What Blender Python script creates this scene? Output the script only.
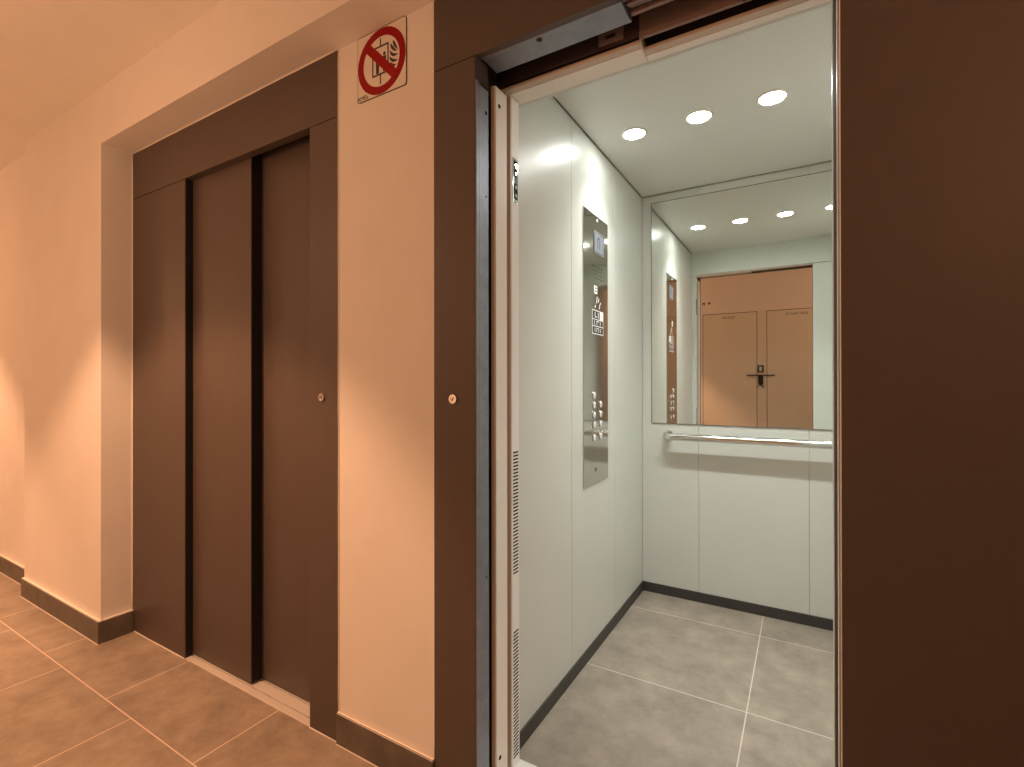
import bpy, bmesh, math, random
from mathutils import Vector, Matrix, Euler

random.seed(4)
SC = bpy.context.scene
COL = SC.collection
for o in list(bpy.data.objects):
    bpy.data.objects.remove(o)
R = math.radians

# ------------------------------------------------------------------ camera
# world: X runs along the lift fronts (to the right), Y into the lift car, Z up
cam_d = bpy.data.cameras.new('camera')
cam_d.sensor_width = 36.0
cam_d.lens = 492.408 / 1024 * 36.0
cam_d.shift_y = -0.00199
cam_d.clip_start = 0.02
cam = bpy.data.objects.new('camera', cam_d)
COL.objects.link(cam)
cam.location = (0, 0, 1.15)
cam.rotation_euler = (Matrix.Rotation(R(30.691), 4, 'Z') @ Matrix.Rotation(R(90.15), 4, 'X') @ Matrix.Rotation(R(-0.0775), 4, 'Z')).to_euler()
SC.camera = cam

# ------------------------------------------------------------------ exposure, world
SC.view_settings.view_transform = 'Standard'
SC.view_settings.look = 'None'
SC.view_settings.gamma = 1.0
SC.view_settings.use_curve_mapping = False
SC.view_settings.exposure = 0.0
SC.cycles.max_bounces = 16
SC.cycles.diffuse_bounces = 10
SC.cycles.glossy_bounces = 8
W = bpy.data.worlds.new('world')
SC.world = W
W.use_nodes = True
W.node_tree.nodes['Background'].inputs[0].default_value = (0.02, 0.014, 0.01, 1)
W.node_tree.nodes['Background'].inputs[1].default_value = 1.0

# ------------------------------------------------------------------ landing: ceiling downlights out of frame, plus added fill lights
WARM = (1.0, 0.49, 0.255)


def spot_light(name, loc, energy, angle, blend, radius):
    d = bpy.data.lights.new(name, 'SPOT')
    d.energy = energy
    d.color = WARM
    d.spot_size = R(angle)
    d.spot_blend = blend
    d.shadow_soft_size = radius
    o = bpy.data.objects.new(name, d)
    COL.objects.link(o)
    o.location = loc
    return o


def fill_light(name, loc, energy, radius):
    d = bpy.data.lights.new(name, 'POINT')
    d.energy = energy
    d.color = WARM
    d.shadow_soft_size = radius
    o = bpy.data.objects.new(name, d)
    COL.objects.link(o)
    o.location = loc
    return o


for lx in (-4.95, -2.07):
    spot_light('landing_downlight', (lx, 0.03, 2.43), 170, 97, 0.30, 0.03)
for lx in (-4.95, -2.07, 0.85):
    fill_light('landing_fill', (lx, 0.0, 1.85), 11 if lx < 0 else 9, 0.12)  # added unseen fill floating mid-corridor, no lamp hangs there

SPOT_EMIT = 85.0           # lenses of the car's ceiling spots
SPOT_COL = (0.97, 1.0, 0.965)
for sx_ in (-0.602, -0.3475, -0.097, 0.155):
    d = bpy.data.lights.new('car_spot_beam', 'SPOT')
    d.energy = 33
    d.color = SPOT_COL
    d.spot_size = R(104)
    d.spot_blend = 1.0
    d.shadow_soft_size = 0.038
    o = bpy.data.objects.new('car_spot_beam', d)
    COL.objects.link(o)
    o.location = (sx_, 2.005, 2.168)



# ------------------------------------------------------------------ materials
def new_mat(name):
    m = bpy.data.materials.new(name)
    m.use_nodes = True
    nt = m.node_tree
    return m, nt, nt.nodes['Principled BSDF']


def mat(name, col, rough=0.5, metal=0.0, bump=0.0, bscale=200.0, var=0.0, vscale=8.0, spec=0.5, aniso=None):
    """plain surface with noise variation of the colour and a fine bump"""
    m, nt, p = new_mat(name)
    p.inputs['Roughness'].default_value = rough
    p.inputs['Metallic'].default_value = metal
    p.inputs['Specular IOR Level'].default_value = spec
    p.inputs['Base Color'].default_value = (*col, 1)
    tc = nt.nodes.new('ShaderNodeTexCoord')
    if var > 0:
        n = nt.nodes.new('ShaderNodeTexNoise')
        n.inputs['Scale'].default_value = vscale
        n.inputs['Detail'].default_value = 5
        nt.links.new(tc.outputs['Object'], n.inputs['Vector'])
        r = nt.nodes.new('ShaderNodeMapRange')
        r.inputs['From Min'].default_value = 0.3
        r.inputs['From Max'].default_value = 0.7
        r.inputs['To Min'].default_value = 1 - var
        r.inputs['To Max'].default_value = 1 + var
        nt.links.new(n.outputs['Fac'], r.inputs['Value'])
        mx = nt.nodes.new('ShaderNodeVectorMath')
        mx.operation = 'SCALE'
        mx.inputs[0].default_value = col
        nt.links.new(r.outputs['Result'], mx.inputs['Scale'])
        nt.links.new(mx.outputs['Vector'], p.inputs['Base Color'])
    if bump > 0:
        n = nt.nodes.new('ShaderNodeTexNoise')
        n.inputs['Scale'].default_value = bscale
        n.inputs['Detail'].default_value = 3
        mp = nt.nodes.new('ShaderNodeMapping')
        if aniso:
            mp.inputs['Scale'].default_value = aniso
        nt.links.new(tc.outputs['Object'], mp.inputs['Vector'])
        nt.links.new(mp.outputs['Vector'], n.inputs['Vector'])
        b = nt.nodes.new('ShaderNodeBump')
        b.inputs['Strength'].default_value = bump
        b.inputs['Distance'].default_value = 0.002
        nt.links.new(n.outputs['Fac'], b.inputs['Height'])
        nt.links.new(b.outputs['Normal'], p.inputs['Normal'])
    return m


def tile_mat(name, base, grout, shift, offset, rough):
    """60 cm stoneware tiles with grout lines, laid by world position"""
    m, nt, p = new_mat(name)
    geo = nt.nodes.new('ShaderNodeNewGeometry')
    mp = nt.nodes.new('ShaderNodeMapping')
    mp.inputs['Location'].default_value = shift
    nt.links.new(geo.outputs['Position'], mp.inputs['Vector'])
    br = nt.nodes.new('ShaderNodeTexBrick')
    br.offset = offset
    br.offset_frequency = 2
    br.squash = 1.0
    br.inputs['Scale'].default_value = 1.0
    br.inputs['Brick Width'].default_value = 0.6
    br.inputs['Row Height'].default_value = 0.6
    br.inputs['Mortar Size'].default_value = 0.0022
    br.inputs['Mortar Smooth'].default_value = 0.2
    br.inputs['Bias'].default_value = 0.0
    br.inputs['Color1'].default_value = (0.93, 0.93, 0.93, 1)
    br.inputs['Color2'].default_value = (1.05, 1.05, 1.05, 1)
    br.inputs['Mortar'].default_value = (1, 1, 1, 1)
    nt.links.new(mp.outputs['Vector'], br.inputs['Vector'])
    n1 = nt.nodes.new('ShaderNodeTexNoise')
    n1.inputs['Scale'].default_value = 7.0
    n1.inputs['Detail'].default_value = 9
    n1.inputs['Roughness'].default_value = 0.74
    n1.inputs['Distortion'].default_value = 0.15
    nt.links.new(geo.outputs['Position'], n1.inputs['Vector'])
    cr = nt.nodes.new('ShaderNodeValToRGB')
    cr.color_ramp.elements[0].position = 0.32
    cr.color_ramp.elements[0].color = (*[c * 0.72 for c in base], 1)
    cr.color_ramp.elements[1].position = 0.70
    cr.color_ramp.elements[1].color = (*[c * 1.28 for c in base], 1)
    nt.links.new(n1.outputs['Fac'], cr.inputs['Fac'])
    mu = nt.nodes.new('ShaderNodeMix')
    mu.data_type = 'RGBA'
    mu.blend_type = 'MULTIPLY'
    mu.inputs['Factor'].default_value = 1.0
    nt.links.new(cr.outputs['Color'], mu.inputs[6])
    nt.links.new(br.outputs['Color'], mu.inputs[7])
    mi = nt.nodes.new('ShaderNodeMix')
    mi.data_type = 'RGBA'
    mi.inputs[7].default_value = (*grout, 1)
    nt.links.new(br.outputs['Fac'], mi.inputs['Factor'])
    nt.links.new(mu.outputs[2], mi.inputs[6])
    nt.links.new(mi.outputs[2], p.inputs['Base Color'])
    rr = nt.nodes.new('ShaderNodeMapRange')
    rr.inputs['To Min'].default_value = rough - 0.08
    rr.inputs['To Max'].default_value = rough + 0.12
    nt.links.new(n1.outputs['Fac'], rr.inputs['Value'])
    nt.links.new(rr.outputs['Result'], p.inputs['Roughness'])
    b = nt.nodes.new('ShaderNodeBump')
    b.invert = True
    b.inputs['Strength'].default_value = 0.35
    b.inputs['Distance'].default_value = 0.001
    nt.links.new(br.outputs['Fac'], b.inputs['Height'])
    nt.links.new(b.outputs['Normal'], p.inputs['Normal'])
    return m


def emit_mat(name, col, strength, base=0.8):
    m, nt, p = new_mat(name)
    p.inputs['Base Color'].default_value = (base, base, base * 1.08, 1)
    p.inputs['Emission Color'].default_value = (*col, 1)
    p.inputs['Emission Strength'].default_value = strength
    return m


M = {}
M['plaster'] = mat('landing_plaster', (0.78, 0.755, 0.72), 0.75, bump=0.10, bscale=220, var=0.02, vscale=6)
M['ceil'] = mat('landing_ceiling_paint', (0.80, 0.775, 0.74), 0.85, bump=0.05, bscale=150, var=0.02, vscale=5)
M['caulk'] = mat('pale_caulk', (0.86, 0.82, 0.75), 0.6, bump=0.2, bscale=90)
M['floor'] = tile_mat('landing_tiles', (0.36, 0.308, 0.25), (0.78, 0.68, 0.60), (13.99, 11.212, 0), 0.337, 0.42)
M['floor_car'] = tile_mat('car_tiles', (0.30, 0.252, 0.198), (0.66, 0.53, 0.49), (12.176, 10.105, 0), 0.0, 0.40)
M['base'] = mat('baseboard_tile', (0.115, 0.098, 0.08), 0.45, var=0.25, vscale=14, bump=0.1, bscale=120)
M['door'] = mat('brown_door_paint', (0.088, 0.066, 0.056), 0.48, bump=0.22, bscale=420, var=0.03, vscale=20)
M['reveal'] = mat('dark_door_edge', (0.030, 0.022, 0.018), 0.6)
M['edge_shade'] = mat('black_edge_shade', (0.009, 0.007, 0.007), 0.8)  # near-black colour standing in for shade on jamb returns and leaf edges
M['galv'] = mat('galvanised_steel', (0.27, 0.29, 0.335), 0.45, metal=0.55, bump=0.06, bscale=150, var=0.10, vscale=30)
M['alu'] = mat('aluminium_sill', (0.80, 0.78, 0.74), 0.40, metal=0.2, bump=0.1, bscale=60, aniso=(1, 30, 1))
M['post'] = mat('cream_post_paint', (0.90, 0.87, 0.82), 0.5, bump=0.1, bscale=260)
M['post_edge'] = mat('beige_post_edge', (0.60, 0.50, 0.40), 0.5)
M['car'] = mat('grey_car_lacquer', (0.66, 0.665, 0.615), 0.33, bump=0.16, bscale=170, var=0.015, vscale=5)
M['car_ceil'] = mat('car_ceiling_lacquer', (0.70, 0.70, 0.655), 0.40, bump=0.04, bscale=120)
M['car_skirt'] = mat('car_skirting', (0.046, 0.042, 0.038), 0.5)
M['joint'] = mat('car_panel_joint', (0.46, 0.46, 0.43), 0.6)
M['steel'] = mat('polished_steel', (0.60, 0.59, 0.56), 0.10, metal=1.0, bump=0.015, bscale=30, aniso=(1, 1, 0.2))
M['chrome'] = mat('satin_chrome', (0.74, 0.74, 0.72), 0.14, metal=1.0)
M['mirror'] = mat('mirror_glass', (0.86, 0.89, 0.85), 0.0, metal=1.0)
M['mirror_edge'] = mat('mirror_edge', (0.10, 0.11, 0.10), 0.3)
M['black'] = mat('black_plastic', (0.012, 0.012, 0.012), 0.45)
M['hole'] = mat('dark_hole', (0.004, 0.004, 0.004), 0.9)
M['white'] = mat('white_plastic', (0.90, 0.89, 0.86), 0.45)
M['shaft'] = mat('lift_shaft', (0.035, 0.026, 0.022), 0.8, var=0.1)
M['gear'] = mat('brown_gear_plate', (0.26, 0.185, 0.165), 0.5, var=0.12, vscale=18)
M['gear_dark'] = mat('dark_gear_plate', (0.060, 0.038, 0.035), 0.55, var=0.12, vscale=18)
M['sign'] = mat('sign_plate', (0.76, 0.72, 0.66), 0.35)
M['sign_red'] = mat('sign_red', (0.29, 0.002, 0.005), 0.5, spec=0.2)
M['sign_black'] = mat('sign_black', (0.035, 0.025, 0.022), 0.45)
M['cupboard'] = mat('cupboard_door_paint', (0.72, 0.70, 0.61), 0.50, bump=0.05, bscale=120, var=0.02)
M['gap'] = mat('door_gap', (0.03, 0.02, 0.015), 0.8)
M['display'] = mat('display_glass', (0.16, 0.17, 0.18), 0.08, spec=0.8)
M['display_lit'] = emit_mat('display_lit', (0.70, 0.80, 1.0), 0.20, 0.10)
M['led'] = emit_mat('indicator_lit', (1.0, 0.98, 0.92), 1.6)
M['lens'] = emit_mat('spot_lens', SPOT_COL, SPOT_EMIT)
M['ring'] = mat('spot_ring', (0.80, 0.76, 0.66), 0.35)
M['button'] = mat('button_cap', (0.90, 0.89, 0.86), 0.35)


# ------------------------------------------------------------------ mesh helpers
def base_of(o):
    v = Vector((0, 0, 0))
    while o is not None:
        v += o.location
        o = o.parent
    return v


class MB:
    """collects shapes into one mesh object"""

    def __init__(self):
        self.bm = bmesh.new()
        self.mats = []
        self.mi = 0

    def use(self, m):
        if m not in self.mats:
            self.mats.append(m)
        self.mi = self.mats.index(m)
        return self

    def _fin(self, verts):
        fs = {f for v in verts for f in v.link_faces}
        for f in fs:
            f.material_index = self.mi

    def box(self, x0, x1, y0, y1, z0, z1, bev=0.0, seg=2):
        r = bmesh.ops.create_cube(self.bm, size=1.0)
        vs = r['verts']
        bmesh.ops.scale(self.bm, verts=vs, vec=(abs(x1 - x0), abs(y1 - y0), abs(z1 - z0)))
        bmesh.ops.translate(self.bm, verts=vs, vec=((x0 + x1) / 2, (y0 + y1) / 2, (z0 + z1) / 2))
        self._fin(vs)
        if bev > 0:
            es = list({e for v in vs for e in v.link_edges})
            bmesh.ops.bevel(self.bm, geom=es, offset=bev, segments=seg, affect='EDGES', profile=0.5)
        return self

    def cyl(self, c, axis, r, h, n=32, r2=None, bev=0.0):
        res = bmesh.ops.create_cone(self.bm, cap_ends=True, segments=n, radius1=r, radius2=r if r2 is None else r2, depth=h)
        vs = res['verts']
        rot = Vector((0, 0, 1)).rotation_difference(Vector(axis)).to_matrix().to_4x4()
        bmesh.ops.transform(self.bm, matrix=Matrix.Translation(c) @ rot, verts=vs)
        self._fin(vs)
        if bev > 0:
            es = [e for e in {e for v in vs for e in v.link_edges} if any(len(f.verts) > 4 for f in e.link_faces)]
            bmesh.ops.bevel(self.bm, geom=es, offset=bev, segments=2, affect='EDGES', profile=0.5)
        return self

    def ring(self, c, axis, r0, r1, h, n=48):
        """flat annulus with thickness h, about its middle"""
        rot = Vector((0, 0, 1)).rotation_difference(Vector(axis)).to_matrix()
        loops = []
        for (r, z) in ((r0, -h / 2), (r1, -h / 2), (r1, h / 2), (r0, h / 2)):
            loops.append([self.bm.verts.new(Vector(c) + rot @ Vector((r * math.cos(2 * math.pi * k / n), r * math.sin(2 * math.pi * k / n), z))) for k in range(n)])
        for a in range(4):
            A, B = loops[a], loops[(a + 1) % 4]
            for k in range(n):
                f = self.bm.faces.new((A[k], A[(k + 1) % n], B[(k + 1) % n], B[k]))
                f.material_index = self.mi
        return self

    def prism(self, pts, y0, y1, frame=None):
        """outline in (u, w) extruded from depth y0 to y1; frame maps (u, depth, w) to the world"""
        fr = frame or (lambda u, d, w: (u, d, w))
        a = [self.bm.verts.new(fr(u, y0, w)) for u, w in pts]
        b = [self.bm.verts.new(fr(u, y1, w)) for u, w in pts]
        n = len(pts)
        fs = [self.bm.faces.new(a), self.bm.faces.new(list(reversed(b)))]
        for k in range(n):
            fs.append(self.bm.faces.new((a[(k + 1) % n], a[k], b[k], b[(k + 1) % n])))
        for f in fs:
            f.material_index = self.mi
        return self

    def tube(self, path, r, n=20):
        """round bar along a path, closed ends"""
        rings = []
        for i, p in enumerate(path):
            p = Vector(p)
            a = Vector(path[max(i - 1, 0)])
            b = Vector(path[min(i + 1, len(path) - 1)])
            t = (b - a).normalized()
            up = Vector((0, 0, 1)) if abs(t.z) < 0.9 else Vector((1, 0, 0))
            s = t.cross(up).normalized()
            u = s.cross(t).normalized()
            rings.append([self.bm.verts.new(p + r * (math.cos(2 * math.pi * k / n) * s + math.sin(2 * math.pi * k / n) * u)) for k in range(n)])
        for A, B in zip(rings, rings[1:]):
            for k in range(n):
                f = self.bm.faces.new((A[k], A[(k + 1) % n], B[(k + 1) % n], B[k]))
                f.material_index = self.mi
                f.smooth = True
        for c in (list(reversed(rings[0])), rings[-1]):
            f = self.bm.faces.new(c)
            f.material_index = self.mi
        return self

    def build(self, name, m=None, parent=None, kind=None, smooth=False):
        bmesh.ops.recalc_face_normals(self.bm, faces=self.bm.faces[:])
        me = bpy.data.meshes.new(name)
        self.bm.to_mesh(me)
        self.bm.free()
        for x in (self.mats or [m]):
            me.materials.append(x)
        if smooth:
            me.polygons.foreach_set('use_smooth', [True] * len(me.polygons))
            try:
                me.set_sharp_from_angle(angle=R(35))
            except Exception:
                pass
        o = bpy.data.objects.new(name, me)
        COL.objects.link(o)
        if parent is not None:
            me.transform(Matrix.Translation(-base_of(parent)))
            o.parent = parent
        if kind:
            o['kind'] = kind
        return o


def bar(b, x0, z0, x1, z1, w, d0, d1):
    dx, dz = x1 - x0, z1 - z0
    l = math.hypot(dx, dz)
    nx, nz = -dz / l * w / 2, dx / l * w / 2
    return b.prism([(x0 + nx, z0 + nz), (x1 + nx, z1 + nz), (x1 - nx, z1 - nz), (x0 - nx, z0 - nz)], d0, d1)


def mb(m=None):
    b = MB()
    if m is not None:
        b.use(m)
    return b


def thing(name, label, cat, loc=(0, 0, 0), group=None):
    o = bpy.data.objects.new(name, None)
    o.empty_display_size = 0.05
    COL.objects.link(o)
    o.location = loc
    o['label'] = label
    o['category'] = cat
    if group:
        o['group'] = group
    return o


def struct(name, b, m=None):
    return b.build(name, m, kind='structure')


# ------------------------------------------------------------------ the landing
YP = 1.071        # face of the lift fronts
YPIER = 1.0745     # plaster pier between the lifts
YW = 0.951        # wall face left of and above the niche
ZT = 2.22         # soffit of the niche
ZC = 2.472        # landing ceiling
YOPP = -0.70      # opposite wall
XEND_L, XEND_R = -6.6, 1.9

struct('floor', mb(M['floor']).box(XEND_L, XEND_R, YOPP - 0.02, YP + 0.001, -0.1, 0))
struct('ceiling', mb(M['ceil']).box(XEND_L, XEND_R, YOPP - 0.05, YPIER + 0.2, ZC, ZC + 0.08))
struct('wall_pillar', mb(M['plaster']).box(-3.652, -2.692, YW, 1.4, 0, ZC))
struct('wall_lintel', mb(M['plaster']).box(-2.692, XEND_R, YW, 1.40, ZT, ZC))
struct('wall_recess', mb(M['plaster']).box(XEND_L, -3.652, 1.004, 1.4, 0, ZC))
struct('wall_pier', mb(M['plaster']).box(-1.287, -0.889, YPIER, 1.16, 0, ZT))
struct('wall_right', mb(M['plaster']).box(0.535, XEND_R, YPIER, 1.16, 0, ZT))
struct('wall_left_end', mb(M['plaster']).box(XEND_L - 0.1, XEND_L, YOPP, 1.4, 0, ZC))
struct('wall_right_end', mb(M['plaster']).box(XEND_R, XEND_R + 0.1, YOPP, 1.4, 0, ZC))
struct('wall_opposite', mb(M['plaster']).box(XEND_L, XEND_R, YOPP - 0.1, YOPP, 0, ZC))


def baseboard(name, segs):
    """tile skirting with a sloped bead of pale sealant along its top"""
    b = mb()
    for (x0, x1, y0, y1) in segs:
        b.use(M['base']).box(x0, x1, y0, y1, 0, 0.096, 0.0012)
        b.use(M['caulk']).box(x0 + 0.001, x1 - 0.001, y0 + 0.0015, y1, 0.0955, 0.1005, 0.001)
        b.use(M['caulk']).box(x0, x1, y0 - 0.002, y0 + 0.001, -0.001, 0.0022)
    return b.build(name, kind='structure')


baseboard('baseboard_recess', [(XEND_L, -3.640, 0.989, 1.004)])
baseboard('baseboard_pillar', [(-3.640, -2.673, 0.934, 0.951), (-2.692, -2.673, 0.951, 1.069)])
baseboard('baseboard_pier', [(-1.285, -0.8895, 1.064, YPIER)])
baseboard('baseboard_opposite', [(XEND_L, -1.10, YOPP, YOPP + 0.014), (0.29, XEND_R, YOPP, YOPP + 0.014)])

# thin ragged plaster edges and sealant where the walls meet the brown lift fronts
def bead(name, runs):
    b = mb(M['caulk'])
    for p, q in runs:
        p, q = Vector(p), Vector(q)
        n = max(2, int((q - p).length / 0.05))
        pts = []
        for k in range(n + 1):
            v = p.lerp(q, k / n)
            if 0 < k < n:
                v += Vector((random.uniform(-1, 1), random.uniform(-.4, .4), random.uniform(-1, 1))) * 0.0006
            pts.append(v)
        b.tube(pts, 0.0022, 6)
    return b.build(name, kind='structure')


bead('trim_1', [((-2.691, YP - 0.001, 0.10), (-2.691, YP - 0.001, ZT - 0.001)), ((-2.692, YP - 0.001, ZT - 0.001), (-1.285, YP - 0.001, ZT - 0.001))])
bead('trim_2', [((-2.69, YP - 0.001, 0.001), (-2.226, YP - 0.001, 0.001)), ((-1.423, YP - 0.001, 0.001), (-1.288, YP - 0.001, 0.001))])
bead('trim_3', [((-0.8905, YPIER - 0.001, 0.10), (-0.8905, YPIER - 0.001, ZT)), ((-1.2840, YPIER - 0.001, 0.10), (-1.2840, YPIER - 0.001, ZT))])

# shaft behind the lift fronts (dark)
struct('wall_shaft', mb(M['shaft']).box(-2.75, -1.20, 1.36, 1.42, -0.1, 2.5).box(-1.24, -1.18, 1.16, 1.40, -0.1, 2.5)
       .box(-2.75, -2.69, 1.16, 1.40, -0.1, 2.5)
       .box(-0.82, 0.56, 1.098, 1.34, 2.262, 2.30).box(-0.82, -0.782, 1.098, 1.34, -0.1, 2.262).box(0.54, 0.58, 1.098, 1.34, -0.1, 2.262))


# ------------------------------------------------------------------ lift fronts
def key_switch(x, z, parent, tilt):
    b = mb(M['chrome'])
    b.ring((x, YP - 0.002, z), (0, -1, 0), 0.0075, 0.0125, 0.006)
    b.cyl((x, YP - 0.0015, z), (0, 1, 0), 0.0078, 0.004, 28)
    k = b.build('key_switch', None, parent, smooth=True)
    k['label'] = 'chrome key switch on the narrow jamb'
    dx, dz = 0.0052 * math.sin(tilt), 0.0052 * math.cos(tilt)
    c = mb(M['gap'])
    bar(c, x - dx, z - dz, x + dx, z + dz, 0.0028, YP - 0.0042, YP - 0.0034)
    c.build('keyhole', None, k)
    return k


# ---- left lift, doors shut
L = thing('lift_entrance', 'closed brown lift entrance with two sliding door leaves, in the niche left of the pier', 'lift entrance', (-1.99, YP, 0))
ZO = 2.006
mb(M['door']).box(-2.692, -1.285, YP, YP + 0.032, ZO + 0.0012, ZT, 0.0015).build('header_panel', None, L)
mb(M['door']).box(-2.690, -2.224, YP, YP + 0.005, 0.002, ZO - 0.0012, 0.0015).build('jamb', None, L)
mb(M['door']).box(-1.423, -1.285, YP, YP + 0.032, 0.002, ZO - 0.0012, 0.0015).build('jamb', None, L)
# leaves: folded sheet with a returned edge, its shade put in as black colour
b = mb(M['door']).box(-2.26, -1.809, 1.1035, 1.108, 0.008, ZO + 0.03, 0.0015)
lf = b.build('door_leaf', None, L)
mb(M['edge_shade']).box(-1.83, -1.8095, 1.1085, 1.143, 0.008, ZO + 0.03).box(-2.26, -2.25, 1.109, 1.14, 0.008, ZO + 0.03).build('leaf_edge', None, L)
mb(M['door']).box(-1.84, -1.38, 1.148, 1.178, 0.008, ZO + 0.03, 0.002).build('door_leaf', None, L)
s = mb(M['alu']).box(-2.25, -1.40, YP + 0.001, 1.098, -0.03, 0.0015, 0.0008).box(-2.25, -1.40, 1.105, 1.143, -0.03, 0.0015, 0.0008)
s.box(-2.25, -1.40, 1.150, 1.26, -0.03, 0.0005, 0.0005).box(-2.25, -1.40, YP + 0.001, 1.26, -0.04, -0.012)
s.build('sill', None, L)
mb(M['edge_shade']).box(-2.260, -2.2242, YP + 0.0055, 1.102, 0.002, ZO).build('jamb_return', None, L)  # brown return coloured near-black to paint in the shade of the reveal
mb(M['reveal']).box(-2.224, -1.423, YP + 0.033, 1.30, ZO + 0.031, ZO + 0.05).build('head_stop', None, L)
key_switch(-1.360, 1.103, L, 0.2)

# ---- right lift, doors slid open to the right
Q = thing('lift_entrance', 'open brown lift entrance on the right with bare steel door returns, showing the lit car', 'lift entrance', (-0.345, YP, 0))
ZR = 2.018
mb(M['door']).box(-0.889, 0.535, YP, YP + 0.026, ZR + 0.0012, ZT, 0.0015).build('header_panel', None, Q)
mb(M['door']).box(-0.889, -0.7495, YP, YP + 0.026, 0.002, ZR - 0.0012, 0.0010).build('jamb', None, Q)
mb(M['door']).box(0.0580, 0.535, YP, YP + 0.026, 0.002, ZR - 0.0012, 0.0015).build('jamb', None, Q)
# steel return of the narrow jamb: bright lip, flat web, screw holes
b = mb(M['galv']).box(-0.7492, -0.7455, YP + 0.016, 1.131, 0.0, 1.950, 0.0006)
b.box(-0.7492, -0.7450, YP + 0.0015, YP + 0.015, 0.0, 1.955, 0.001)
jr = b.build('jamb_return', None, Q)
jr['label'] = 'grey steel return of the left jamb'
for z in (1.886, 1.658, 0.62):
    h = mb(M['hole']).cyl((-0.7454, 1.119, z), (1, 0, 0), 0.0055 if z > 1.7 else 0.003, 0.0006, 20)
    o = h.build('screw_hole', None, Q)
mb(M['gear_dark']).box(-0.7492, -0.7465, YP + 0.0015, 1.131, 1.956, ZR, 0.0005).build('jamb_top_plate', None, Q)
# steel under the header
b = mb(M['galv']).box(-0.740, -0.358, YP + 0.020, 1.166, ZR, ZR + 0.003, 0.0008)
b.box(-0.740, -0.355, 1.163, 1.168, ZR + 0.003, ZR + 0.03, 0.0008).box(-0.3605, -0.357, YP + 0.02, 1.166, ZR, ZR + 0.03)
sp = b.build('header_return', None, Q)
sp['label'] = 'grey steel plate under the header'
o = mb(M['gear_dark']).ring((-0.574, 1.105, ZR - 0.0005), (0, 0, 1), 0.0045, 0.0085, 0.0012, 24).use(M['hole']).cyl((-0.574, 1.105, ZR - 0.0003), (0, 0, 1), 0.0047, 0.001, 20).build('screw_hole', None, Q)
# door track to the right of that plate
for k, (y, z) in enumerate(((1.084, 2.020), (1.101, 2.030), (1.118, 2.024), (1.135, 2.032), (1.152, 2.024))):
    mb(M['gear']).box(-0.352, 0.53, y - 0.0055, y + 0.0055, z, z + 0.012, 0.002).build('track_rail', None, Q)
mb(M['gear_dark']).box(-0.355, 0.53, YP + 0.027, 1.166, 2.046, 2.052).build('track_bed', None, Q)
# leaves parked behind the wide jamb: dark faces, bright edges
for (y0, y1, xe) in ((1.112, 1.135, 0.0560), (1.141, 1.158, 0.0558)):
    lf = mb(M['door']).box(xe + 0.002, 0.50, y0, y1, 0.006, ZR + 0.004, 0.001).build('door_leaf', None, Q)
    e = mb(M['white'] if y0 < 1.12 else M['edge_shade']).box(xe - 0.0014, xe + 0.002, y0, y1, 0.006, ZR + 0.004, 0.0005).build('leaf_edge', None, lf)
mb(M['white']).box(0.0557, 0.0578, YP + 0.0002, YP + 0.0035, 0.003, ZR - 0.002, 0.0006).build('jamb_highlight', None, Q)  # white strip painting in the highlight along the jamb corner
mb(M['edge_shade']).box(0.0562, 0.0575, YP + 0.0045, 1.106, 0.006, ZR).build('jamb_dark_strip', None, Q)  # jamb return in the painted shade colour, no rubber part
mb(M['alu']).box(-0.76, 0.53, YP + 0.001, 1.100, -0.03, 0.0010, 0.0006).box(-0.76, 0.53, 1.108, 1.146, -0.03, 0.0010, 0.0006).box(-0.76, 0.53, YP + 0.001, 1.152, -0.04, -0.012).build('sill', None, Q)
key_switch(-0.821, 1.106, Q, 0.5)

# ------------------------------------------------------------------ car doorway
K = thing('car_doorway', 'cream posts and header framing the doorway of the open lift car', 'car doorway', (-0.345, 1.24, 0))
b = mb(M['post']).box(-0.7395, -0.7375, 1.156, 1.213, 0.0, 1.978, 0.0006).use(M['post_edge']).box(-0.752, -0.7398, 1.153, 1.157, 0.0, 1.978, 0.0008)
post = b.build('post', None, K)
post['label'] = 'pink-tinged cream post next to the grey jamb return'
for z in (1.929, 0.097):
    mb(M['hole']).cyl((-0.7374, 1.174, z), (1, 0, 0), 0.0062, 0.0008, 20).build('screw_hole', None, post)
mb(M['post_edge']).box(-0.775, -0.7390, 1.213, 1.218, 0.0, 1.99).box(-0.775, -0.7448, 1.247, 1.253, 0, 1.998).build('post_channel', None, K)
b = mb(M['white']).box(-0.774, -0.7448, 1.2535, 1.2565, 0.0, 1.998).box(-0.7475, -0.7445, 1.2565, 1.2960, 0.0, 1.998, 0.0006)
strip = b.build('edge_strip', None, K)
strip['label'] = 'white strip with two fields of ventilation slits'


def vents(z0, z1, n):
    v = mb(M['hole'])
    for i in range(n):
        z = z0 + (i + .5) * (z1 - z0) / n
        v.box(-0.7447, -0.7440, 1.2605, 1.290, z - 0.0021, z + 0.0021)
    return v.build('vent_slits', None, strip, kind='stuff')


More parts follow.
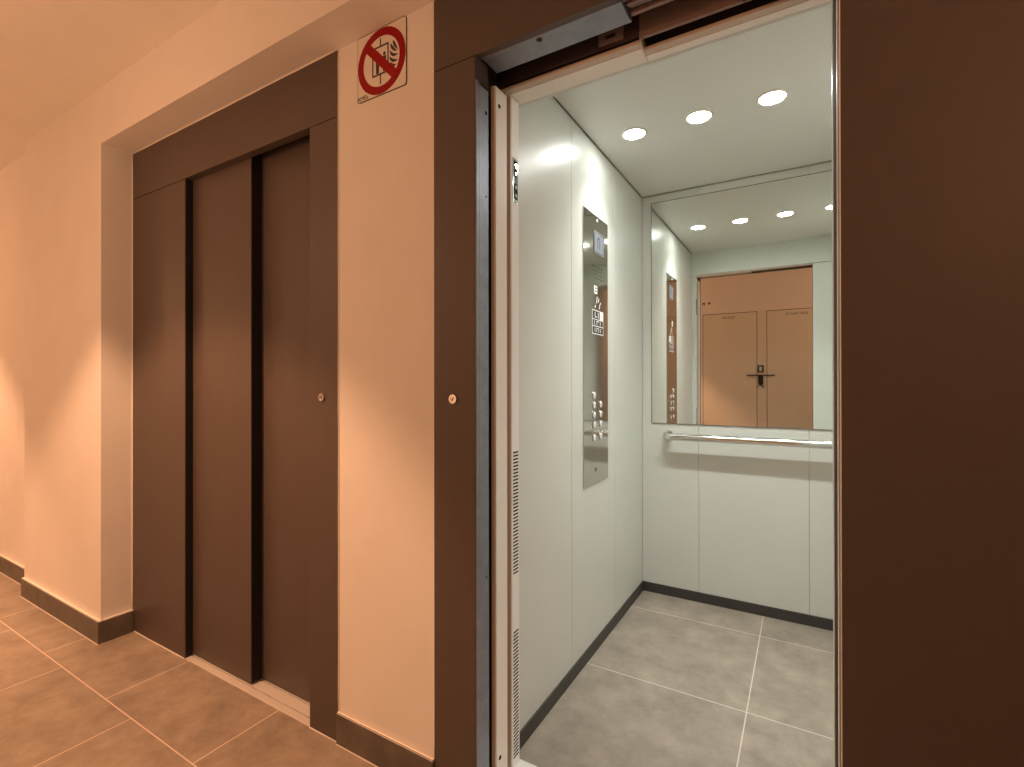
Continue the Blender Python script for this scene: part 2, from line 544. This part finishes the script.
vents(0.577, 0.947, 36)
vents(0.030, 0.411, 36)
lt = mb(M['chrome']).box(-0.7445, -0.7432, 1.259, 1.291, 1.687, 1.822, 0.0006).build('door_latch', None, strip, smooth=True)
lt['label'] = 'small chrome latch plate'
lp = mb(M['hole']).box(-0.7432, -0.7428, 1.265, 1.285, 1.70, 1.815)
lp.use(M['chrome'])
for z in (1.71, 1.735, 1.775, 1.80):
    lp.cyl((-0.7425, 1.275, z), (1, 0, 0), 0.006, 0.003, 16)
lp.use(M['black']).box(-0.7428, -0.7415, 1.269, 1.282, 1.745, 1.765, 0.0004)
lp.build('latch_bolt', None, strip)
b = mb(M['gear']).box(-0.354, 0.53, 1.226, 1.232, 2.013, 2.26, 0.001).use(M['gear']).box(-0.354, 0.53, 1.222, 1.2262, 2.013, 2.026, 0.001)
b.build('hanger_plate', None, K)
mb(M['gear_dark']).box(-0.79, -0.354, 1.228, 1.234, 2.020, 2.26).build('hanger_plate', None, K)
b = mb(M['gear']).box(-0.462, -0.395, 1.2235, 1.228, 2.029, 2.063, 0.0015)
br = b.build('door_contact', None, K)
mb(M['gap']).box(-0.442, -0.415, 1.2215, 1.2226, 2.040, 2.049).build('slot', None, br)
mb(M['black']).box(-0.118, 0.53, 1.222, 1.2258, 2.013, 2.26).build('belt_cover', None, K)
# header of the car doorway: deep left half, shallow right half, rolled lip
b = mb(M['post']).box(-0.77, -0.353, 1.246, 1.304, 2.0, 2.003, 0.0005)
hl = b.build('header_cover', None, K)
mb(M['post_edge']).box(-0.77, -0.353, 1.222, 1.2462, 2.0005, 2.010, 0.003).build('header_lip', None, K)
mb(M['post_edge']).box(-0.3530, -0.3505, 1.222, 1.276, 2.0, 2.028, 0.0005).build('header_step', None, K)
mb(M['post']).box(-0.352, 0.34, 1.280, 1.304, 2.0, 2.003, 0.0005).build('header_cover', None, K)
mb(M['post_edge']).box(-0.352, 0.34, 1.256, 1.2802, 2.0005, 2.010, 0.003).build('header_lip', None, K)
mb(M['gear_dark']).box(-0.77, 0.34, 1.290, 1.302, 2.004, 2.26).build('header_back', None, K)
for (y0, y1, xe, edge) in ((1.180, 1.215, 0.0562, 'edge_shade'), (1.224, 1.262, 0.0562, 'edge_shade')):
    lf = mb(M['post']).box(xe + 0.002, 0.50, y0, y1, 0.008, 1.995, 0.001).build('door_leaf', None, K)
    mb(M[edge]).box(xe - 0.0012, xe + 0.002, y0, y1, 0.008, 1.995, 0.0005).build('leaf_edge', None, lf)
mb(M['alu']).box(-0.772, 0.33, 1.170, 1.205, -0.03, 0.0010, 0.0006).box(-0.772, 0.33, 1.212, 1.255, -0.03, 0.0010, 0.0006).box(-0.772, 0.33, 1.262, 1.308, -0.03, 0.0010, 0.0006).box(-0.772, 0.33, 1.170, 1.308, -0.04, -0.012).build('sill', None, K)

# ------------------------------------------------------------------ the lift car (room shell)
CX0, CX1, CY0, CY1, CZ = -0.774, 0.327, 1.304, 2.722, 2.179


def wall_panels(name, spans, zs, place, back):
    """lacquered panels with shadow joints in front of a backing sheet"""
    b = mb(M['car'])
    for (a, c) in spans:
        for (z0, z1) in zs:
            p = place(a + 0.0009, c - 0.0009)
            b.box(p[0], p[1], p[2], p[3], z0, z1, 0.0014, 3)
    b.use(M['joint']).box(*back)
    return struct(name, b)


wall_panels('wall_car_left', [(CY0 - 0.002, 1.756), (1.756, 2.261), (2.261, CY1 + 0.003)], [(0.0, CZ - 0.005)], lambda a, c: (CX0 - 0.02, CX0, a, c), (CX0 - 0.03, CX0 - 0.004, CY0 - 0.002, CY1 + 0.03, -0.02, CZ + 0.01))
wall_panels('wall_car_right', [(CY0 - 0.002, 1.756), (1.756, 2.261), (2.261, CY1 + 0.003)], [(0.0, CZ - 0.005)], lambda a, c: (CX1, CX1 + 0.02, a, c), (CX1 + 0.004, CX1 + 0.03, CY0, CY1 + 0.03, -0.02, CZ + 0.01))
wall_panels('wall_car_back', [(CX0, -0.477), (-0.477, 0.019), (0.019, CX1)], [(0.0, CZ - 0.005)], lambda a, c: (a, c, CY1, CY1 + 0.02), (CX0, CX1, CY1 + 0.004, CY1 + 0.03, -0.02, CZ + 0.01))
b = mb(M['car']).box(CX0, -0.7475, CY0 - 0.008, CY0 - 0.002, 0, 2.003, 0.0008).box(0.0545, CX1, CY0 - 0.016, CY0 + 0.02, 0, 2.0, 0.0015).box(CX0, CX1, CY0, CY0 + 0.02, 2.003, CZ + 0.01, 0.0015)
struct('wall_car_front', b)
struct('floor_car', mb(M['floor_car']).box(CX0 - 0.03, CX1 + 0.03, 1.3085, CY1 + 0.03, -0.05, 0.0))
b = mb(M['car_ceil']).box(CX0 + 0.003, CX1 - 0.003, CY0 + 0.022, CY1 - 0.003, CZ, CZ + 0.03, 0.001).use(M['hole']).box(CX0 - 0.03, CX1 + 0.03, CY0 + 0.02, CY1 + 0.03, CZ + 0.012, CZ + 0.05)
struct('ceiling_car', b)
b = mb(M['car_skirt']).box(CX0 - 0.001, CX0 + 0.006, CY0, CY1, 0, 0.051, 0.001)
struct('baseboard_car_left', b)
struct('baseboard_car_back', mb(M['car_skirt']).box(CX0, CX1, CY1 - 0.006, CY1 + 0.001, 0, 0.051, 0.001))
struct('baseboard_car_right', mb(M['car_skirt']).box(CX1 - 0.006, CX1 + 0.001, CY0 + 0.03, CY1, 0, 0.051, 0.001))


# ------------------------------------------------------------------ ceiling spots
def copy_tree(o, parent=None):
    c = o.copy()
    COL.objects.link(c)
    if parent is not None:
        c.parent = parent
    for ch in list(o.children):
        copy_tree(ch, c)
    return c


def make_spot(x):
    t = thing('ceiling_spotlight', '', 'spotlight', (x, 2.005, CZ), 'spotlights in the car ceiling')
    rb = mb(M['ring'])
    n = 48
    prof = [(0.042, 0.0), (0.0425, -0.004), (0.045, -0.0055), (0.050, -0.0045), (0.0525, 0.0)]
    loops = [[rb.bm.verts.new((r * math.cos(2 * math.pi * k / n) + x, r * math.sin(2 * math.pi * k / n) + 2.005, CZ + z)) for k in range(n)] for r, z in prof]
    for A, B in zip(loops, loops[1:]):
        for k in range(n):
            f = rb.bm.faces.new((A[k], A[(k + 1) % n], B[(k + 1) % n], B[k]))
            f.smooth = True
    rb.build('trim_ring', None, t)
    lb = mb(M['lens'])
    prof = [(0.0415, -0.001), (0.036, -0.0042), (0.022, -0.0065)]
    loops = [[lb.bm.verts.new((r * math.cos(2 * math.pi * k / n) + x, r * math.sin(2 * math.pi * k / n) + 2.005, CZ + z)) for k in range(n)] for r, z in prof]
    for A, B in zip(loops, loops[1:]):
        for k in range(n):
            lb.bm.faces.new((A[k], A[(k + 1) % n], B[(k + 1) % n], B[k]))
    lb.bm.faces.new(loops[-1])
    lb.build('lens', None, t)
    return t


spot_labels = ['lit round spotlight in the car ceiling, nearest the left car wall',
               'lit round spotlight in the car ceiling, second from the left car wall',
               'lit round spotlight in the car ceiling, third from the left car wall',
               'lit spotlight seen only in the mirror, farthest from the left car wall']
proto = make_spot(-0.602)
for i, x in enumerate((-0.602, -0.3475, -0.097, 0.155)):
    t = proto if i == 0 else copy_tree(proto)
    t.location.x = x
    t['label'] = spot_labels[i]

# ------------------------------------------------------------------ mirror, handrail
mi = thing('mirror', 'large frameless mirror on the back wall of the lift car above the handrail', 'mirror', (-0.2235, CY1, 0.929))
mb(M['mirror']).box(-0.7195, 0.2725, CY1 - 0.0042, CY1 - 0.0005, 0.9305, 2.1315, 0.0).build('mirror_glass', None, mi)
b = mb(M['mirror_edge'])
b.box(-0.722, -0.7196, CY1 - 0.005, CY1, 0.928, 2.134).box(0.2726, 0.275, CY1 - 0.005, CY1, 0.928, 2.134)
b.box(-0.722, 0.275, CY1 - 0.005, CY1, 0.928, 0.9304).box(-0.722, 0.275, CY1 - 0.005, CY1, 2.1316, 2.134)
b.build('edge_strip', None, mi)

hr = thing('handrail', 'round steel handrail on the back wall of the lift car under the mirror', 'handrail', (-0.2235, CY1, 0.865))
RX0, RX1, RY, RZ, rr = -0.632, 0.185, 2.655, 0.865, 0.0185
path = [(RX0, CY1 - 0.002, RZ)]
for k in range(9):
    a = math.pi / 2 * k / 8
    path.append((RX0 + 0.03 - 0.03 * math.cos(a), RY + 0.03 - 0.03 * math.sin(a), RZ))
for k in range(9):
    a = math.pi / 2 * (1 - k / 8)
    path.append((RX1 - 0.03 + 0.03 * math.cos(a), RY + 0.03 - 0.03 * math.sin(a), RZ))
path.append((RX1, CY1 - 0.002, RZ))
mb(M['chrome']).tube(path, rr, 28).build('rail', None, hr)
for x in (RX0, RX1):
    mb(M['chrome']).cyl((x, CY1 - 0.003, RZ), (0, 1, 0), 0.028, 0.006, 36, bev=0.0015).build('wall_flange', None, hr, smooth=True)

# ------------------------------------------------------------------ control panel on the left car wall
P = thing('control_panel', 'tall polished steel button panel on the left wall of the lift car', 'control panel', (CX0, 2.012, 0.718))
FX = CX0 + 0.004
plate = mb(M['steel']).box(CX0, FX, 1.8675, 2.1555, 0.718, 1.8695, 0.0009).build('face_plate', None, P)
mb(M['hole']).box(FX - 0.0003, FX + 0.00015, 1.868, 2.155, 0.9445, 0.9458).build('plate_joint', None, P)
d = mb(M['display']).box(FX, FX + 0.0022, 1.979, 2.101, 1.704, 1.803, 0.001).build('display', None, P)
b = mb(M['display_lit']).box(FX + 0.0022, FX + 0.0027, 1.994, 2.086, 1.716, 1.791)
b.build('screen', None, d)
b = mb(M['black']).box(FX + 0.0027, FX + 0.003, 2.018, 2.024, 1.730, 1.778).box(FX + 0.0027, FX + 0.003, 2.044, 2.049, 1.730, 1.778).box(FX + 0.0027, FX + 0.003, 2.018, 2.049, 1.773, 1.778)
b.build('floor_indication', None, d)
mb(M['chrome']).ring((FX + 0.001, 2.019, 1.851), (1, 0, 0), 0.0055, 0.008, 0.002, 24).use(M['led']).cyl((FX + 0.001, 2.019, 1.851), (1, 0, 0), 0.0055, 0.003, 20).build('indicator_lamp', None, P)
b = mb(M['hole'])
for row, (n, z) in enumerate(((5, 1.648), (4, 1.632), (3, 1.616), (3, 1.600))):
    for k in range(n):
        b.cyl((FX + 0.0001, 2.020 + (k - (n - 1) / 2) * 0.028 + 0.006 * row, z), (1, 0, 0), 0.0042, 0.0004, 14)
b.build('speaker_grille', None, P)
# pictograms and stickers
e = mb(M['white']).box(FX, FX + 0.0004, 1.985, 2.021, 1.532, 1.566, 0.0).build('emblem', None, P)
mb(M['black']).box(FX + 0.0004, FX + 0.0006, 1.994, 2.012, 1.553, 1.559).box(FX + 0.0004, FX + 0.0006, 1.994, 2.012, 1.540, 1.546).build('emblem_print', None, e)
b = mb(M['white'])
for (y, z, h, lean) in ((2.030, 1.497, 0.020, .010), (2.010, 1.492, 0.030, .008), (2.042, 1.470, 0.022, .006), (1.992, 1.470, 0.014, .006), (2.056, 1.492, 0.010, .004)):
    b.prism([(y, z), (y + 0.007, z), (y + 0.007 + lean, z + h), (y + lean, z + h)], FX, FX + 0.0003, lambda u, dd, w: (dd, u, w))
b.build('engraved_marks', None, P)
st = mb(M['white']).box(FX, FX + 0.0004, 1.962, 2.094, 1.358, 1.462).build('notice_sticker', None, P)
st['label'] = 'black and white notice sticker'
mb(M['black']).box(FX + 0.0004, FX + 0.0006, 1.966, 2.050, 1.424, 1.458).box(FX + 0.0004, FX + 0.0006, 1.966, 2.090, 1.395, 1.420).box(FX + 0.0004, FX + 0.0006, 1.966, 2.090, 1.362, 1.391).build('sticker_print', None, st)
b = mb(M['white'])
for (y0, y1, z0, z1) in ((1.990, 1.998, 1.430, 1.454), (1.990, 2.016, 1.430, 1.435), (2.028, 2.036, 1.428, 1.454), (1.985, 1.992, 1.398, 1.417), (2.012, 2.019, 1.398, 1.417),
                         (2.012, 2.040, 1.412, 1.417), (2.052, 2.059, 1.398, 1.417), (1.990, 1.996, 1.368, 1.386), (2.010, 2.016, 1.368, 1.386), (2.034, 2.040, 1.368, 1.386), (2.010, 2.040, 1.383, 1.386), (2.056, 2.062, 1.368, 1.386)):
    b.box(FX + 0.0006, FX + 0.0007, y0, y1, z0, z1)
b.build('sticker_marks', None, st)
# buttons


def make_button(y, z):
    b0 = mb(M['chrome']).ring((FX + 0.0015, y, z), (1, 0, 0), 0.0145, 0.0175, 0.003, 32).use(M['button']).cyl((FX + 0.0020, y, z), (1, 0, 0), 0.0140, 0.004, 32, bev=0.001)
    k = b0.build('call_button', None, P, smooth=True)
    mk = mb(M['gap']).box(FX + 0.0040, FX + 0.0044, y - 0.0015, y + 0.0015, z - 0.006, z + 0.006).box(FX + 0.0040, FX + 0.0044, y + 0.005, y + 0.008, z - 0.007, z - 0.003)
    mk.build('button_mark', None, k)
    return k


b0 = make_button(1.980, 1.096)
b0.location = (0, 0, 0)
for (y, z) in ((1.980, 1.055), (2.058, 1.055), (1.980, 1.013), (2.058, 1.013), (1.980, 0.972), (2.058, 0.972), (1.980, 0.917), (2.058, 0.917)):
    c = b0.copy()
    COL.objects.link(c)
    c.location = (0, y - 1.980, z - 1.096)
    for ch in b0.children:
        g = ch.copy()
        COL.objects.link(g)
        g.parent = c
mb(M['chrome']).ring((FX + 0.001, 2.004, 0.777), (1, 0, 0), 0.006, 0.0105, 0.003, 28).use(M['gap']).cyl((FX + 0.0008, 2.004, 0.777), (1, 0, 0), 0.006, 0.002, 20).build('key_switch', None, P)
b = mb(M['hole'])
for (y, z) in ((1.885, 1.845), (1.885, 1.835)):
    b.cyl((FX + 0.0001, y, z), (1, 0, 0), 0.003, 0.0004, 12)
b.build('fixing_hole', None, P)

# ------------------------------------------------------------------ fire sign on the pier
S = thing('fire_sign', 'square no lift in fire sign with red slashed circle high on the pier', 'sign', (-1.090, YPIER, 2.12))
sx, sz, hs = -1.0925, 2.1185, 0.1010
SY = YPIER - 0.0028


def rounded(cx, cz, hw, hh, r, n=6):
    pts = []
    for (qx, qz, a0) in ((1, 1, 0), (-1, 1, 90), (-1, -1, 180), (1, -1, 270)):
        for k in range(n + 1):
            a = R(a0 + 90 * k / n)
            pts.append((cx + qx * (hw - r) + r * math.cos(a), cz + qz * (hh - r) + r * math.sin(a)))
    return pts


mb(M['sign_black']).prism(rounded(sx, sz, hs, hs, 0.009), YPIER, SY + 0.0003).use(M['sign']).prism(rounded(sx, sz, hs - 0.0018, hs - 0.0018, 0.0075), YPIER, SY).build('plate', None, S)
mb(M['sign_red']).ring((sx, SY - 0.0002, sz), (0, 1, 0), 0.0745, 0.0985, 0.0005, 72).build('red_ring', None, S)


b = mb(M['sign_red'])
bar(b, sx - 0.0575, sz + 0.0575, sx + 0.0575, sz - 0.0575, 0.027, SY, SY - 0.0008)
b.build('red_slash', None, S)
# the pictogram: lift car on a cable with two people, flames beside it
b = mb(M['sign_black'])
D0, D1 = SY, SY - 0.0004
for a in ((-0.035, 0.045, 0.0286, 0.045), (-0.035, -0.038, 0.0286, -0.038), (-0.035, 0.045, -0.035, -0.038), (0.0286, 0.045, 0.0286, -0.038)):
    x0, z0, x1, z1 = a
    e = 0.0018
    if z0 == z1:
        bar(b, sx + x0 - e, sz + z0, sx + x1 + e, sz + z1, 0.0052, D0, D1)
    else:
        bar(b, sx + x0, sz + z0 - e, sx + x1, sz + z1 + e, 0.0052, D0, D1)
bar(b, sx - 0.0028, sz + 0.045, sx - 0.0028, sz + 0.070, 0.0046, D0, D1)
bar(b, sx - 0.0028, sz - 0.038, sx - 0.0028, sz - 0.069, 0.0046, D0, D1)
b.build('car_pictogram', None, S)
for px, ph in ((-0.0150, 0.022), (0.0138, 0.012)):
    b = mb(M['sign_black'])
    b.prism([(sx + px - 0.0058, sz - 0.034), (sx + px + 0.0058, sz - 0.034), (sx + px + 0.0072, sz + ph), (sx + px - 0.0072, sz + ph)], D0, D1)
    b.cyl((sx + px, (D0 + D1) / 2, sz + ph + 0.0068), (0, 1, 0), 0.0056, abs(D1 - D0), 20)
    b.build('person_pictogram', None, S)
FLAMES = ([(0.0492, 0.0452), (0.0552, 0.0310), (0.0680, 0.0119)], [(0.0386, 0.0395), (0.0480, 0.0225), (0.0645, 0.0088)],
          [(0.0365, 0.0187), (0.0485, 0.0030), (0.0692, -0.0003)], [(0.0350, 0.0010), (0.0480, -0.0140), (0.0680, -0.0164)],
          [(0.0385, -0.0170), (0.0485, -0.0285), (0.0610, -0.0290)])
for st in FLAMES:
    b = mb(M['sign_black'])
    # bend the stroke into a smooth tongue that swells in its middle
    p0, p1, p2 = [Vector((x, z)) for x, z in st]
    up, dn = [], []
    for k in range(11):
        t = k / 10
        c = (1 - t) ** 2 * p0 + 2 * t * (1 - t) * (2 * p1 - 0.5 * (p0 + p2)) + t * t * p2
        dd = (2 * (1 - t) * (p1 - p0) + 2 * t * (p2 - p1)).normalized()
        nn = Vector((-dd.y, dd.x)) * (0.0007 + 0.0036 * math.sin(math.pi * min(1, t * 1.05)) ** 0.8 if t < 0.95 else 0.0004)
        up.append(tuple(Vector((sx, sz)) + c + nn))
        dn.append(tuple(Vector((sx, sz)) + c - nn))
    b.prism(up + dn[::-1], D0, D1)
    b.build('flame_pictogram', None, S)


def text_mesh(body, size, name, m, parent, loc, rot, sx_=1.0):
    cu = bpy.data.curves.new(name, 'FONT')
    cu.body = body
    cu.size = size
    cu.extrude = 0.0002
    cu.align_x = 'CENTER'
    cu.align_y = 'CENTER'
    tmp = bpy.data.objects.new(name + '_curve', cu)
    COL.objects.link(tmp)
    bpy.context.view_layer.update()
    me = bpy.data.meshes.new_from_object(tmp.evaluated_get(bpy.context.evaluated_depsgraph_get()))
    bpy.data.objects.remove(tmp)
    me.materials.clear()
    me.materials.append(m)
    me.transform(Matrix.Translation(loc) @ Euler(rot).to_matrix().to_4x4() @ Matrix.Diagonal((sx_, 1, 1, 1)))
    o = bpy.data.objects.new(name, me)
    COL.objects.link(o)
    if parent is not None:
        me.transform(Matrix.Translation(-base_of(parent)))
        o.parent = parent
    return o


text_mesh('AMBs', 0.0205, 'lettering', M['sign_black'], S, (sx - 0.078, SY - 0.0003, sz - 0.0905), (R(90), 0, 0), 1.0)

# ------------------------------------------------------------------ service cupboard on the opposite wall (seen in the mirror)
C = thing('service_cupboard', 'pair of beige service cupboard doors seen in the lift mirror', 'cupboard', (-0.405, YOPP, 0))
yf = YOPP + 0.005
fr = mb(M['cupboard']).box(-0.4515, -0.3575, YOPP, yf, 0, 1.9455, 0.001).use(M['plaster']).box(-1.075, -1.0275, YOPP, yf, 0, 1.99, 0.001).box(0.2185, 0.265, YOPP, yf, 0, 1.99, 0.001).box(-1.0275, 0.2185, YOPP, yf, 1.9455, 1.99, 0.001)
fr.build('frame', None, C)
mb(M['gap']).box(-1.0275, -0.4515, YOPP, YOPP + 0.002, 0, 1.9455).box(-0.3575, 0.2185, YOPP, YOPP + 0.002, 0, 1.9455).build('door_gap', None, C)
for (x0, x1, word, tx, tw) in ((-1.0275, -0.4515, 'TELECOM', -0.744, 0.86), (-0.3575, 0.2185, 'ELECTRICITE', -0.070, 1.0)):
    dr = mb(M['cupboard']).box(x0 + 0.0055, x1 - 0.0055, YOPP + 0.002, yf, 0.01, 1.9455 - 0.006, 0.001).build('door', None, C)
    t = text_mesh(word, 0.037, 'lettering', M['gap'], dr, (tx, yf + 0.0003, 1.893), (R(90), 0, R(180)), tw)
mb(M['black']).box(-0.447, -0.387, yf, yf + 0.008, 1.262, 1.342, 0.002).use(M['steel']).box(-0.436, -0.398, yf + 0.008, yf + 0.010, 1.272, 1.330, 0.002).build('lock_case', None, C)
mb(M['black']).box(-0.556, -0.277, yf + 0.014, yf + 0.026, 1.223, 1.235, 0.003).box(-0.424, -0.410, yf, yf + 0.02, 1.222, 1.236).build('lever', None, C)
b = mb(M['black'])
b.tube([(-0.437, yf + 0.008, 1.222), (-0.437, yf + 0.010, 1.15), (-0.432, yf + 0.010, 1.125), (-0.417, yf + 0.010, 1.114), (-0.402, yf + 0.010, 1.125), (-0.397, yf + 0.010, 1.15), (-0.397, yf + 0.008, 1.222)], 0.006, 10)
b.box(-0.442, -0.392, yf, yf + 0.006, 1.13, 1.222, 0.001)
b.build('pull_handle', None, C)
b = mb(M['black'])
b.tube([(-0.440, yf + 0.01, 1.112), (-0.447, yf + 0.012, 1.096), (-0.458, yf + 0.012, 1.100)], 0.005, 10)
b.build('hook', None, C)
b = mb(M['black'])
b.tube([(-0.394, yf + 0.01, 1.112), (-0.400, yf + 0.014, 1.094), (-0.384, yf + 0.014, 1.100)], 0.006, 10)
b.build('hook', None, C)
g = thing('wall_sticker', 'small dark marking above the cupboard doors, seen at the mirror reflection edge', 'sticker', (-0.985, YOPP, 2.075))
b = mb(M['gap']).prism([(-0.972, 2.075), (-0.957, 2.092), (-0.940, 2.075), (-0.957, 2.058)], YOPP, YOPP + 0.0006)
b.build('diamond', None, g)
b = mb(M['gap']).box(-1.030, -1.024, YOPP, YOPP + 0.0006, 2.055, 2.09).box(-1.014, -1.004, YOPP, YOPP + 0.0006, 2.055, 2.09).box(-1.024, -1.014, YOPP, YOPP + 0.0006, 2.070, 2.084)
b.build('arrow', None, g)
